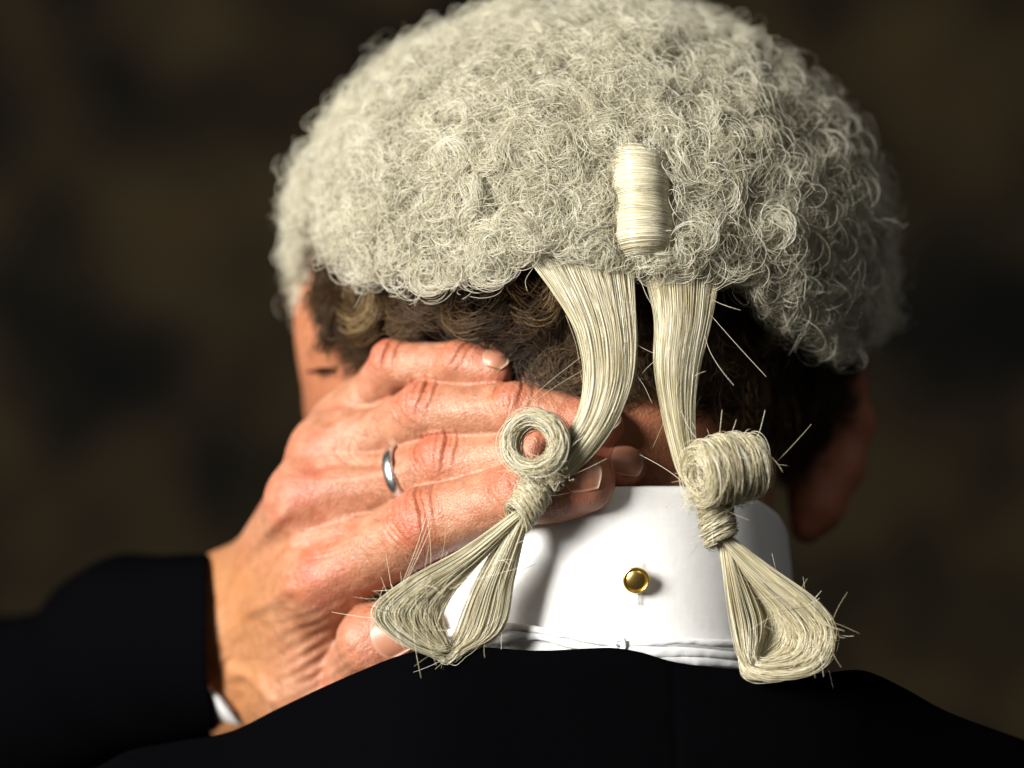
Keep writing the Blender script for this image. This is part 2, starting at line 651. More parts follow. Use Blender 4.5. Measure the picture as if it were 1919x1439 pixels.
palm.cone(W(580, 1150, 330), W(585, 1290, 370), 82, 80, 70)          # first web
palm.cone(W(560, 1170, 420), W(560, 1280, 440), 90, 90, 70)
palm.cone(W(640, 1020, 380), W(520, 1190, 560), 90, 100, 60)         # palm padding
fl = list(FINGERS.values())
for i, f in enumerate(fl):                                            # roots of the fingers and the webs between them
    J = f['J']
    w_ = 0.34 if i < 4 else 0.25
    palm.cone(J[0], J[0] + (J[1] - J[0]) * w_, f['R'][0] * 0.98, f['R'][1] * 0.86, 46)
    if i < 3:
        K_ = fl[i + 1]['J']
        palm.cone(J[0] + (J[1] - J[0]) * 0.26, K_[0] + (K_[1] - K_[0]) * 0.26, 38, 36, 30)
fingers = SDF()
thumb_sdf = SDF()
for name, f in FINGERS.items():
    J, R = f['J'], f['R']
    pts, rad = [J[0]], [R[0]]
    for i in range(len(J) - 1):
        pts += [(J[i] + J[i + 1]) / 2 + norm(f['dorsal']) * (-3), J[i + 1]]
        rad += [R[2 * i + 1], R[2 * i + 2]]
    g = SDF()
    g.chain(pts, rad, 6)
    # fleshy palm-side pads
    for i in range(len(J) - 1):
        ax = norm(J[i + 1] - J[i])
        pad = -ortho(f['dorsal'], ax)
        mid = J[i] * 0.45 + J[i + 1] * 0.55
        g.cone(mid - ax * 20 + pad * 16, mid + ax * 20 + pad * 16, R[2 * i + 1] * 0.85, R[2 * i + 1] * 0.85, 16)
    f['tube'] = g
    (thumb_sdf if name == 'thumb' else fingers).group(g, 7)
hand.group(palm, 0)
hand.group(fingers, 34)
hand.group(thumb_sdf, 13)

hv, hq = hand.extract(3.4)
hv = relax(hv, hq, 2, 0.4)
hn = vert_normals(hv, hq)
hx, hy = project(hv)
facing = np.clip(-hn[:, 1] * 1.3 + 0.4, 0, 1)


def gauss(x, w):
    return np.exp(-(x / w) ** 2)


disp = np.zeros(len(hv))
red = np.zeros(len(hv))
tan = np.clip((600 - hx) / 190, 0, 1) ** 1.1 * np.clip((hy - 960) / 120, 0, 1)
crease = np.zeros(len(hv))
wob = smooth_noise(hv, 0.05, 3, 2)
wob2 = smooth_noise(hv, 0.12, 4, 2)


def own_finger(f):
    return np.abs(f['tube'](hv)) < 14


for name, f in FINGERS.items():
    J = f['J']
    mine = own_finger(f)
    joints = [(1, 1.0)] + ([(2, 0.55)] if len(J) > 3 else [])
    for ji, amp in joints:
        a = norm(norm(J[ji] - J[ji - 1]) + norm(J[min(ji + 1, len(J) - 1)] - J[ji]) if ji + 1 < len(J) else norm(J[ji] - J[ji - 1]))
        d = ortho(f['dorsal'], a)
        s = np.cross(a, d)
        q = hv - J[ji]
        t, w, hgt = q @ a, q @ s, q @ d
        r = f['R'][2 * ji]
        dors = mine * np.clip(hgt / r * 1.6 - 0.1, 0, 1)
        disp += amp * 6.0 * dors * gauss(t, r * 0.55) * gauss(w, r * 0.8)            # knuckle bulge
        if name == 'thumb':
            continue
        for tk, c, dp in ((-0.80, 0.50, 0.7), (-0.60, 0.55, 1.5), (-0.44, 0.50, 0.8), (-0.12, 0.15, 0.45), (0.16, -0.10, 0.5), (0.46, -0.40, 1.5), (0.60, -0.46, 0.7), (0.84, -0.34, 0.9)):
            line = t - tk * r - c * (w * w) / r + 3.0 * wob + 2.0 * wob2
            m_ = dors * gauss(w - r * 0.25 * math.sin(tk * 17 + ji + r), r * 0.75) * amp
            disp -= 4.0 * dp * m_ * gauss(line, 2.6)
            disp += 1.3 * dp * m_ * (gauss(line - 7, 4) + gauss(line + 7, 4)) * 0.6
            crease += 0.62 * dp * m_ * gauss(line, 3.4)
        red += 0.55 * amp * dors * gauss(t, r * 0.75) * gauss(w, r * 0.8)
    # fine transverse lines on the dorsal phalanges
    tip = J[-1]
    red += 0.45 * mine * gauss(np.linalg.norm(hv - tip, axis=1), f['R'][-1] * 1.5)
    # nail fold: sink the bed a little
    a = norm(J[-1] - J[-2])
    d = ortho(f['nail_d'], a)
    f['na'], f['nd'] = a, d

# MCP knuckles: rounded bumps, flushed
for nm, px, py, wd, up, rd in (('i', 592, 1085, 52, 13, 0.65), ('m', 566, 925, 55, 14, 0.65), ('r', 600, 838, 40, 8, 0.3), ('p', 640, 775, 30, 5, 0.25)):
    g = np.exp(-(((hx - px) / wd) ** 2 + ((hy - py) / (wd * 0.8)) ** 2)) * facing
    disp += up * g
    g2 = np.exp(-(((hx - px) / (wd * 1.2)) ** 2 + ((hy - py) / (wd * 1.0)) ** 2)) * facing
    red += rd * g2 * (0.75 + 0.45 * wob)


def along(path, width, amp, n=80):
    """Raised or sunk line over the back of the hand."""
    c = catmull(np.array([(x, y, 0.0) for x, y in path]), n)[:, :2]
    P = np.stack([hx, hy], 1)
    near = np.nonzero((hx > c[:, 0].min() - 40) & (hx < c[:, 0].max() + 40) & (hy > c[:, 1].min() - 40) & (hy < c[:, 1].max() + 40) & (hn[:, 1] < 0.1))[0]
    if len(near) == 0:
        return np.zeros(len(hv))
    dd = np.full(len(near), 1e9)
    tt = np.zeros(len(near))
    for i, pt in enumerate(c):
        e = np.hypot(P[near, 0] - pt[0], P[near, 1] - pt[1])
        m_ = e < dd
        dd[m_] = e[m_]
        tt[m_] = i / n
    out = np.zeros(len(hv))
    out[near] = amp * gauss(dd, width) * np.clip(np.minimum(tt, 1 - tt) * 6, 0, 1)
    return out


# tendons and veins
disp += along([(455, 1150), (510, 1120), (560, 1095)], 14, 7)
disp += along([(430, 1080), (490, 1010), (550, 945)], 12, 8)
disp += along([(470, 1070), (520, 1040), (560, 1010), (640, 985)], 7, 4.5)
disp += along([(415, 1190), (470, 1150), (540, 1120)], 9, 3.0)
disp += along([(410, 1260), (470, 1270), (530, 1330)], 12, 7)
disp += along([(528, 1140), (540, 1190), (538, 1240), (548, 1290)], 20, -4)
disp += along([(600, 905), (690, 895), (760, 880)], 9, 3)
# furrows between the metacarpals and at the finger webs
disp += along([(540, 1030), (610, 1010), (690, 975), (740, 950)], 11, -9)
v_ = along([(560, 1028), (610, 1008), (680, 972)], 6, 1.0)
crease += 0.5 * v_
disp += along([(565, 890), (620, 872), (700, 868), (760, 862)], 9, -6)
disp += along([(600, 800), (660, 770), (720, 752)], 8, -5)
for sh in (0, 13, 27, 42):
    disp += along([(556 + sh * .2, 1030 + sh * .5), (610 + sh * .3, 1016 + sh * .6), (668 + sh * .4, 990 + sh * .5)], 3.2, -2.2)
# stretched folds between ring and middle knuckles
for sh in (0, 12, 25):
    disp += along([(640 + sh, 808 + sh * .3), (632 + sh, 850), (660 + sh, 872)], 3.5, -2.5)

# fan of wrinkles over the first web
reg = np.exp(-(((hx - 592) / 62) ** 2 + ((hy - 1225) / 75) ** 2)) * facing * (hn[:, 1] < 0.2)
ph = (hy - 1225) * 0.88 + (hx - 592) * 0.48 + 0.0016 * (hx - 592) ** 2 + 5 * smooth_noise(hv, 0.018, 5, 1) + 1.2 * wob2
saw = np.sin(ph * 2 * np.pi / 21.0 + 1.3 * smooth_noise(hv, 0.012, 6, 1))
disp += reg * (1.7 * saw + 1.4 * smooth_noise(hv, 0.03, 7, 2))
crease += 0.28 * reg * np.clip(-saw - 0.45, 0, 1)
# wrist bend lines
reg = np.exp(-(((hx - 430) / 60) ** 2 + ((hy - 1270) / 90) ** 2)) * facing
disp += reg * 1.6 * np.sin((hx - 430 + 0.5 * (hy - 1270)) * 2 * np.pi / 40 + 2.5 * wob)

# fine criss-cross skin lines
disp += 0.55 * smooth_noise(hv, 0.20, 11, 3) * facing
disp += 1.6 * smooth_noise(hv, 0.045, 12, 2) * facing
hv = hv + hn * disp[:, None]

# --- head, neck, shoulder and arm
body = SDF()
HC = W(1092, 470, 600)                         # head centre
yaw = math.radians(24)
fwd = np.array([-math.sin(yaw), math.cos(yaw), -0.12])
fwd = norm(fwd)
side = norm(np.cross(fwd, [0, 0, 1.0]))         # to the person's right
upv = np.cross(side, fwd)
RH = np.stack([side, fwd, upv], 1)
body.ell(HC + np.array([0, 35.0, 0]), (515, 545, 500), 0, RH)
body.ell(HC + fwd * 260 - upv * 150 - side * 40, (480, 400, 440), 120, RH)                 # face
body.ell(HC + fwd * 470 - upv * 470, (250, 200, 210), 140, RH)                 # jaw and chin
body.ell(HC + fwd * 640 - upv * 230 - side * 0, (70, 90, 120), 70, RH)         # nose
for sgn in (-1, 1):
    body.ell(HC + fwd * 470 + side * sgn * 300 - upv * 290, (130, 130, 110), 90, RH)  # cheekbone
    body.ell(HC + fwd * 500 + side * sgn * 250 - upv * 60, (150, 90, 60), 60, RH)   # brow
    body.ell(HC + fwd * 560 + side * sgn * 215 - upv * 165, (75, 62, 50), 18, RH)    # eyelid
body.chain([W(1140, 560, 480), W(1140, 800, 420), W(1140, 1250, 390), W(1130, 1480, 430)], [330, 318, 320, 380], 90)
body.ell(W(648, 575, 640), (92, 130, 150), 60)                                   # temple
# right ear
ea = [W(1596, 705, 640), W(1612, 790, 640), W(1590, 880, 625), W(1545, 955, 605), W(1512, 990, 600)]
body.chain([W(1545, 720, 650)] + ea, [34, 30, 28, 30, 36, 34], 26)
body.cone(W(1525, 780, 640), W(1520, 940, 620), 70, 50, 30)
# shoulders and upper arm, forearm
body.cone(W(300, 1900, 600), W(2000, 1900, 700), 330, 330, 120)
body.chain([W(300, 1900, 600), W(0, 1800, 600), W(-250, 1700, 900), W(-330, 1560, 1300), W(-260, 1402, 1600), W(-100, 1337, 1480), W(70, 1312, 1210), W(165, 1278, 1005), F1],
           [200, 150, 130, 115, 105, 105, 105, 115, 145], 40)
fx = norm(WR - F1)
bv_, bq_ = body.extract(11.0)
bv_ = relax(bv_, bq_, 2, 0.5)

# join hand and forearm: cut both at the same plane inside the sleeve and bridge
cutp = F1 + fx * 20


def clip(v, q, keep):
    fc = v[q].mean(axis=1)
    q = q[keep(fc)]
    used = np.unique(q)
    mp = -np.ones(len(v), int)
    mp[used] = np.arange(len(used))
    return used, mp[q]


near_arm = lambda c: np.linalg.norm(c - cutp - ((c - cutp) @ fx)[:, None] * fx, axis=1) < 260
u1, hq2 = clip(hv, hq, lambda c: (c - cutp) @ fx > 0)
u2, bq2 = clip(bv_, bq_, lambda c: ~(near_arm(c) & ((c - cutp) @ fx > -14) & ((c - cutp) @ fx < 600)))
bvk = bv_[u2]
allv = np.vstack([hv[u1], bvk])
allq = np.vstack([hq2, bq2 + len(u1)])

# body tint
bpx, bpy_ = project(bvk)
btint = np.zeros((len(bvk), 4))
btint[:, 0] = 0.35 + 0.3 * np.clip((bpx - 1450) / 100, 0, 1)
btint[:, 1] = 0.35
htint = np.zeros((len(hv), 4))
htint[:, 0] = np.clip(red + 0.22 * np.clip(smooth_noise(hv, 0.035, 71, 3), 0, 1), 0, 0.85)
htint[:, 1] = np.clip(tan, 0, 0.75)
htint[:, 2] = np.clip(crease, 0, 0.75)
tint = np.vstack([htint[u1], btint])

person = mesh_obj("person", allv, allq, MAT_SKIN)
att = person.data.attributes.new("tint", 'FLOAT_COLOR', 'POINT')
tint[:, 3] = 1
att.data.foreach_set("color", tint.ravel().astype(np.float32))
try:
    bm = bmesh.new()
    bm.from_mesh(person.data)
    cp, fxv = Vector(cutp * U), Vector(fx)
    edges = []
    for e in bm.edges:
        if e.is_boundary:
            m_ = (e.verts[0].co + e.verts[1].co) / 2 - cp
            if abs(m_.dot(fxv)) < 40 * U and (m_ - fxv * m_.dot(fxv)).length < 260 * U:
                edges.append(e)
    bmesh.ops.bridge_loops(bm, edges=edges)
    bm.to_mesh(person.data)
    bm.free()
except Exception as ex:
    print("bridge:", ex)
person.data.polygons.foreach_set("use_smooth", np.ones(len(person.data.polygons), dtype=bool))
tag(person, "person seen from behind, left hand clasping the back of the neck", "person")


# --- fine hairs on the fingers and wrist
cand = np.nonzero((hn[:, 1] < -0.35) & (((hx > 640) & (hx < 780) & (hy > 700) & (hy < 1040)) | ((hx > 400) & (hx < 520) & (hy > 1060) & (hy < 1340))))[0]
pick = rng.choice(cand, 260, replace=False)
gd = norm(np.array([0.75, 0.1, -0.45]) + rng.normal(size=(260, 3)) * 0.35)
gd = norm(gd - (np.sum(gd * hn[pick], 1))[:, None] * hn[pick] + hn[pick] * 0.28)
tq = np.linspace(0, 1, 6)
bh_ = hv[pick][:, None] + gd[:, None] * (rng.uniform(14, 34, 260)[:, None] * tq)[..., None] - hn[pick][:, None] * (5 * tq ** 2)[None, :, None]
curves_obj("body_hair", bh_, 0.22, MAT_BROWN, person, shade=rng.uniform(0.6, 1, 260))


# --- fingernails
def nail(f, length, width, along_off, name="fingernail"):
    a, d = f['na'], f['nd']
    s = np.cross(a, d)
    J, r = f['J'][-1], f['R'][-1]
    nu, nv = 15, 13
    pts, us = [], []
    for i in range(nu):
        u = i / (nu - 1)
        for j in range(nv):
            w = j / (nv - 1) * 2 - 1
            # rounded cuticle, gently rounded free edge
            uu = u * length - length / 2 + (1 - u) * 0.22 * length * (w * w) - u * 0.14 * length * (w * w) + along_off
            ang = w * width
            dirv = math.cos(ang) * d + math.sin(ang) * s
            o_ = J + a * uu
            lo_, hi_ = 0.0, r * 1.7
            p0 = o_ + dirv * hi_
            t = 0.0
            p = p0.copy()
            for _ in range(30):
                dist = float(f['tube'](p[None])[0])
                if dist < 0.2 or t > hi_:
                    break
                p = p - dirv * dist * 0.9
                t += dist * 0.9
            if t > hi_ * 0.98:
                p = o_ + dirv * r * 0.6
            lift = 3.2 * (1 - abs(w) ** 3) + 2.0 - 3.0 * (1 - u) ** 4 + 1.6 * u
            pts.append(p + dirv * lift)
            us.append(u)
    pts = np.array(pts)
    g = pts.reshape(nu, nv, 3)
    for _ in range(3):
        g[1:-1] = 0.5 * g[1:-1] + 0.25 * (g[:-2] + g[2:])
    pts = g.reshape(-1, 3)
    under = pts - d * 3.0
    top = grid_faces(nu, nv)
    n0 = nu * nv
    rim = [i * nv for i in range(nu)] + [(nu - 1) * nv + j for j in range(1, nv)] + [i * nv + nv - 1 for i in range(nu - 2, -1, -1)] + [j for j in range(nv - 2, 0, -1)]
    rimf = [[rim[i], rim[(i + 1) % len(rim)], rim[(i + 1) % len(rim)] + n0, rim[i] + n0] for i in range(len(rim))]
    faces = np.vstack([top, top[:, ::-1] + n0, np.array(rimf)])
    o = mesh_obj(name, np.vstack([pts, under]), faces, MAT_NAIL, person)
    at = o.data.attributes.new("nail_u", 'FLOAT', 'POINT')
    at.data.foreach_set("value", np.array(us + us, dtype=np.float32))
    return o


nail(FINGERS['index'], 74, 0.68, 6)
nail(FINGERS['middle'], 66, 0.68, 4)
nail(FINGERS['ring'], 62, 0.68, 12)
nail(FINGERS['pinky'], 50, 0.66, 8)
nail(FINGERS['thumb'], 92, 0.72, 4)

# --- eyelashes
def on_face(px, py):
    """Where the line of sight through this place meets the head."""
    e = np.array([0.0, -DU, 0.0])
    d = norm(W(px, py, 0) - e)
    t = DU + 200.0
    for _ in range(80):
        r = float(body((e + d * t)[None])[0])
        t += r * 0.7
        if r < 0.3 or t > DU + 1600:
            break
    return e + d * min(t, DU + 900)


lash = []
for i in range(34):
    t = i / 33
    b0 = on_face(632 - 34 * t, 690 + 6 * t + rng.normal() * 1.5) + np.array([0, -3, 0])
    lash.append(np.array([b0 + np.array([-1.0, -0.5, -0.15]) * 26 * u_ + np.array([0, 0, 1]) * (9 * u_ ** 2 - 5 * u_) * (1 + 0.3 * math.sin(i * 7)) for u_ in np.linspace(0, 1, 6)]))
curves_obj("eyelash", np.array(lash), 1.0, MAT_LASH, person)


# ------------------------------------------------------------------ the person's own brown hair below the wig
def skull_point(th, ze):
    """Point on the hair-bearing skull: th azimuth (0 towards viewer, + right), ze height offset in units."""
    c = HC
    z = ze
    rr = np.sqrt(np.clip(1 - (np.maximum(z, 0) / 500) ** 2, 0.05, 1)) * np.where(z < 0, 1 - 0.38 * np.clip(-z / 520, 0, 1.2) ** 1.6, 1)
    rx = 535 * rr
    ry = 530 * np.where(z < 0, 1 - 0.55 * np.clip(-z / 520, 0, 1.2) ** 1.1, rr)
    x = np.sin(th) * rx
    y = -np.cos(th) * ry
    y = y + np.where(z < 0, 0.10 * -z * np.cos(th), 0)
    return np.stack([c[0] + x, c[1] + y, c[2] + z], -1)


HT = [-1.7, -1.2, -0.7, -0.35, -0.1, 0.3, 0.8, 1.2, 1.6]
HL = [-205, -215, -190, -185, -175, -190, -300, -370, -370]
nl = 520
th = rng.uniform(-1.30, 1.72, nl)
zt = rng.uniform(-360, 40, nl)
zt = np.maximum(zt, np.interp(th, HT, HL) + rng.uniform(0, 60, nl))
K = 30
strands, shade = [], []
for i in range(nl):
    root = skull_point(th[i], zt[i])
    L = rng.uniform(110, 200)
    n_out = norm(root - (HC + np.array([0, 0, zt[i] * 0.6])))
    tang = norm(np.cross([0, 0, 1.0], n_out)) * rng.choice([-1, 1]) * rng.uniform(0.0, 1.1)
    flow = norm(np.array([0, 0, -1.0]) + tang + 0.12 * n_out)
    flow = norm(flow - 0.7 * (flow @ n_out) * n_out)
    b = np.cross(n_out, flow)
    tt = np.linspace(0, 1, K)
    curl_r = rng.uniform(20, 46) * (0.25 + 0.75 * tt)
    turns = rng.uniform(0.7, 1.6) * rng.choice([-1, 1])
    ph0 = rng.uniform(0, 6.28)
    sag = L * tt * (1 - 0.35 * tt)
    path = root + flow * sag[:, None] + n_out * (20 + 14 * np.sin(tt * 3))[:, None] * np.minimum(1, tt * 5)[:, None]
    ang = ph0 + turns * 2 * np.pi * tt
    path = path + (b * np.cos(ang)[:, None] + (flow * 0.75 + n_out * 0.35) * np.sin(ang)[:, None]) * curl_r[:, None]
    dd_ = body(path)
    path = path + n_out * np.clip(14 - dd_, 0, 120)[:, None]
    hd = hand(path)
    ppx, ppy = project(path)
    if ((hd < 12) & (ppx < 885)).any() or (hd < -6).any() or ((ppx < 645) & (ppy > 668)).any() or ((ppx < 592) & (ppy < 590)).any():
        continue
    ns = int(rng.uniform(40, 80))
    offs = rng.normal(size=(ns, 1, 3)) * rng.uniform(4.5, 11.0)
    fr = (0.7 + 0.7 * tt)[None, :, None]
    jit = rng.normal(size=(ns, 1, 3)) * (tt[None, :, None] ** 1.5) * 11
    strands.append(path[None] + offs * fr + jit)
    shade.append(np.clip(rng.beta(1.3, 2.2) + rng.normal(size=ns) * 0.12, 0, 1))
# short fine hair over the whole area, so that the nape and the gaps are covered
nf_ = 9000
tf = rng.uniform(-1.30, 1.74, nf_)
zf = np.interp(tf, HT, HL) + rng.uniform(-60, 330, nf_) * rng.uniform(0.2, 1, nf_)
rf = skull_point(tf, zf)
nf = norm(rf - (HC + np.stack([0 * zf, 0 * zf, zf * 0.6], -1)))
sdv = np.cross(nf, [0, 0, 1.0])
rf = rf + nf * np.clip(3 - body(rf), 0, 120)[:, None]
kf = 10
tq = np.linspace(0, 1, kf)
Lf = rng.uniform(40, 95, nf_)
fl_ = norm(np.array([0, 0, -1.0]) + sdv * (0.5 * rng.normal(size=(nf_, 1)) + 0.35 * np.sin(rf[:, :1] * 0.03)) + nf * 0.25)
sf_ = rf[:, None] + fl_[:, None] * (Lf[:, None] * tq)[..., None] + sdv[:, None] * (14 * np.sin(tq[None] * rng.uniform(2, 6, (nf_, 1)) + rng.uniform(0, 6, (nf_, 1))) * tq)[..., None] + nf[:, None] * (14 * np.sin(tq * 3))[None, :, None]
bad = (hand(sf_.reshape(-1, 3)).reshape(nf_, kf) < 6).any(axis=1)
fpx, fpy = project(sf_)
bad |= ((fpx < 640) & (fpy > 665)).any(axis=1) | ((fpx < 592) & (fpy < 590)).any(axis=1)
sf_ = sf_[~bad]
strands = np.concatenate(strands)
shade = np.concatenate(shade)
curves_obj("hair", [strands, sf_], [rng.uniform(0.30, 0.52, len(strands)), rng.uniform(0.26, 0.45, len(sf_))], MAT_BROWN, person,
           shade=np.concatenate([shade, rng.beta(1.3, 2.4, len(sf_))]))
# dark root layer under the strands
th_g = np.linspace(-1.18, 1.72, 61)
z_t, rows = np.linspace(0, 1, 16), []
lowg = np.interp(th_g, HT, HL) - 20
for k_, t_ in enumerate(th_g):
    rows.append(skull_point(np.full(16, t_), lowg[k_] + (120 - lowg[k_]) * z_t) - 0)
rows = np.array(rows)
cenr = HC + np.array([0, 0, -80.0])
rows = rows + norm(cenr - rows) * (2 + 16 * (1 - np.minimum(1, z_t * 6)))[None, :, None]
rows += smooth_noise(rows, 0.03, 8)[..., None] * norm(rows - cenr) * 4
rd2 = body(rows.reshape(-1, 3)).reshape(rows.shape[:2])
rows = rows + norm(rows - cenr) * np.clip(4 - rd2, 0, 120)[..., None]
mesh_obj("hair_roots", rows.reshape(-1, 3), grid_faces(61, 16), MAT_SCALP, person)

# ------------------------------------------------------------------ ring on the middle finger
fm = FINGERS['middle']
tR = 0.705
rc = fm['J'][0] * (1 - tR) + fm['J'][1] * tR
ra = norm(fm['J'][1] - fm['J'][0])
ra = norm(ra + np.array([0.0, 0.0, 0.10]))
rd_ = ortho(fm['dorsal'], ra)
rs = np.cross(ra, rd_)
prof = [(-12, 0), (-11, 3), (-6, 5.0), (0, 5.6), (6, 5.0), (11, 3), (12, 0), (6, -1), (-6, -1)]
na_ = 72
vv = []
for i in range(na_):
    a_ = 2 * math.pi * i / na_
    dirv = math.cos(a_) * rd_ + math.sin(a_) * rs
    for (u_, h_) in prof:
        vv.append(rc + ra * u_ + dirv * (61.5 + h_))
o = mesh_obj("finger_ring", np.array(vv), grid_faces(na_, len(prof), True, True)[:, ::-1], MAT_RING)
tag(o, "plain polished silver band worn on a finger of the hand", "ring")

# ------------------------------------------------------------------ shirt collar, stud, tape
CC = W(1138, 1000, 372)


def collar_top(phi):
    return np.interp(np.abs(phi), [0, 0.18, 0.4, 0.7, 0.95, 1.2, 1.45, 1.9, 3.2], [915, 916, 922, 944, 974, 1022, 1082, 1140, 1200])


def collar_surface(off_r, nphi=140, nz=26):
    phi = np.linspace(-2.6, 2.6, nphi)
    out = []
    for p in phi:
        R = 372 + off_r
        ztop = (719.5 - collar_top(p - 0.20))
        col = []
        for j in range(nz):
            t = j / (nz - 1)
            zz = ztop * (1 - t) + (719.5 - 1330) * t
            r_ = R - 10 * (1 - t) ** 2 + 14 * t
            y = CC[1] - math.cos(p) * r_ * 0.98
            x = CC[0] + math.sin(p) * r_
            k = 1 + (y) / DU
            col.append((x, y, zz * (1 + 0.0 * k)))
        out.append(col)
    return np.array(out)


a_out = collar_surface(0)
a_in = collar_surface(-9)
rim_hi = (a_out[:, :1] + a_in[:, :1]) / 2 + np.array([0, 0, 3.5])
sheet = np.concatenate([a_in[:, ::-1], rim_hi, a_out], axis=1)
nrm = norm(sheet - np.array([CC[0], CC[1], 0]) * np.array([1, 1, 0]) - sheet * np.array([0, 0, 1]))
sheet = sheet + nrm * (smooth_noise(sheet, 0.006, 21, 1) * 1.5)[..., None]
shirt_collar = mesh_obj("shirt_collar", sheet.reshape(-1, 3), grid_faces(sheet.shape[0], sheet.shape[1]), MAT_WHITE)
tag(shirt_collar, "stiff white stand-up shirt collar round the neck, fastened by a gold stud", "collar")
# stitched line near the top and slit of the buttonhole
SP = W(1192, 1086, 0)
ph_s = math.asin((SP[0] - CC[0]) / 380)
SP[1] = CC[1] - math.cos(ph_s) * 376
sn = norm(np.array([math.sin(ph_s), -math.cos(ph_s), 0.0]))
st_ = np.cross([0, 0, 1.0], sn)


def on_collar(x, z, lift):
    p = SP + st_ * x + np.array([0, 0, 1.0]) * z
    return p + sn * lift


bh = []
for z in np.linspace(-44, 36, 46):
    for sg in (-1, 1):
        x0 = sg * (2.2 + rng.normal() * 0.3)
        bh.append([on_collar(x0 * 0.5, z, 0.4), on_collar(sg * 3.0, z + rng.normal() * 0.7, 1.2), on_collar(sg * (5.5 + rng.normal() * 0.8), z + rng.normal(), 0.0)])
curves_obj("buttonhole", np.array(bh), 0.6, MAT_STITCH, shirt_collar)


def lathe(profile, n, c, axis, ref):
    axis = norm(axis)
    u_ = ortho(ref, axis)
    w_ = np.cross(axis, u_)
    vs = []
    for i in range(n):
        a_ = 2 * math.pi * i / n
        for (r_, h_) in profile:
            vs.append(c + axis * h_ + (math.cos(a_) * u_ + math.sin(a_) * w_) * r_)
    return np.array(vs), grid_faces(n, len(profile), wrap_u=True)


stud_axis = norm(sn + np.array([-0.14, 0, -0.10]))
stud = mesh_obj("collar_stud", *lathe([(0.05, 12.2), (5, 12.0), (10, 11.4), (14, 10.4), (17.5, 8.9), (19.2, 7.8), (19.8, 7.0), (20.3, 7.1), (20.8, 9.6), (21.4, 10.4), (22.8, 10.6), (24.2, 9.8), (25.0, 8.0), (24.6, 6.2), (22, 5), (10, 4.0), (7, 3.5), (6, -6), (0.05, -6)], 56, SP, stud_axis, [0, 0, 1.0]), MAT_GOLD)
tag(stud, "small round gold stud at the back of the white collar", "stud")

# white tape ties crossing the collar base, with a little knot
tape = empty("collar_tape", None)
tag(tape, "thin white cotton tape tied round the base of the collar", "tape")


def on_ring(px, py, lift):
    """Point just outside the collar at a given view place."""
    p = W(px, py, 0)
    for _ in range(4):
        s_ = np.clip((p[0] - CC[0]) / 392, -0.98, 0.98)
        y = CC[1] - math.sqrt(1 - s_ * s_) * (384 + lift) * 0.98
        p = W(px, py, y)
    return p


def tape_path(rows, ra, rb, name):
    c = catmull(np.array([on_ring(r[0], r[1], r[2] + 5) for r in rows]), 60)
    x_ = np.linspace(0, 1, 60)
    v, f = tube(c, np.stack([ra * 0.8 + 0.8 * np.sin(x_ * 11 + rb), rb * 0.72 * (1 + 0.16 * np.sin(x_ * 9 + rb))], 1), 16)
    v = v + smooth_noise(v, 0.16, 17, 2)[:, None] * np.array([0, 0.8, 0.8])
    return mesh_obj(name, v, f, MAT_TAPE, tape)


tape_path([(800, 1195, 8), (880, 1180, 8), (960, 1175, 9), (1030, 1184, 10), (1100, 1197, 10), (1158, 1206, 10)], 6, 11, "tape_strand")
tape_path([(800, 1215, 6), (880, 1206, 6), (960, 1196, 5), (1010, 1190, 4), (1080, 1206, 5), (1158, 1214, 8)], 6, 13, "tape_strand")
tape_path([(1162, 1208, 9), (1220, 1206, 8), (1290, 1202, 8), (1360, 1206, 8), (1440, 1204, 6), (1480, 1190, 5)], 6, 9, "tape_strand")
tape_path([(1162, 1214, 9), (1230, 1222, 7), (1300, 1222, 7), (1370, 1228, 7), (1440, 1234, 6), (1480, 1225, 5)], 6, 13, "tape_strand")
tape_path([(1200, 1232, 5), (1260, 1236, 4), (1330, 1240, 5), (1400, 1246, 5), (1470, 1252, 5)], 6, 12, "tape_strand")
kn = catmull(np.array([on_ring(1150, 1214, 10), on_ring(1156, 1198, 17), on_ring(1168, 1200, 20), on_ring(1170, 1214, 18), on_ring(1158, 1218, 20), on_ring(1152, 1206, 18), on_ring(1172, 1208, 12)]), 50)
v, f = tube(kn, 5.0, 10)
mesh_obj("tape_knot", v, f, MAT_TAPE, tape)

# ------------------------------------------------------------------ black jacket
jacket = empty("jacket", None)
tag(jacket, "black wool jacket with a raised left sleeve and centre back seam", "jacket")
ridge = WA([(-400, 1620, 320), (-100, 1530, 260), (100, 1470, 220), (180, 1438, 200), (240, 1407, 190), (330, 1389, 175), (430, 1371, 150), (520, 1328, 100), (600, 1290, 60),
            (680, 1255, 20), (750, 1228, -15), (820, 1213, -35), (900, 1212, -42), (1000, 1219, -46), (1100, 1215, -48), (1150, 1214, -48), (1200, 1222, -48),
            (1262, 1240, -46), (1330, 1250, -42), (1400, 1256, -36), (1480, 1266, -26), (1540, 1262, -8), (1600, 1255, 18), (1640, 1263, 40), (1700, 1292, 70),
            (1780, 1335, 110), (1919, 1386, 180), (2150, 1470, 320), (2400, 1600, 480)])
NR = 420
rdg = catmull(ridge, NR)
rpx, rpy = project(rdg)
depth_back = np.interp(rpx, [-400, 300, 500, 780, 860, 1450, 1560, 1800, 2400], [420, 300, 150, 90, 30, 30, 140, 500, 700])
prof = [(1.0, -0.55), (0.7, -0.34), (0.35, -0.12), (0.14, -0.03)]
cols = []
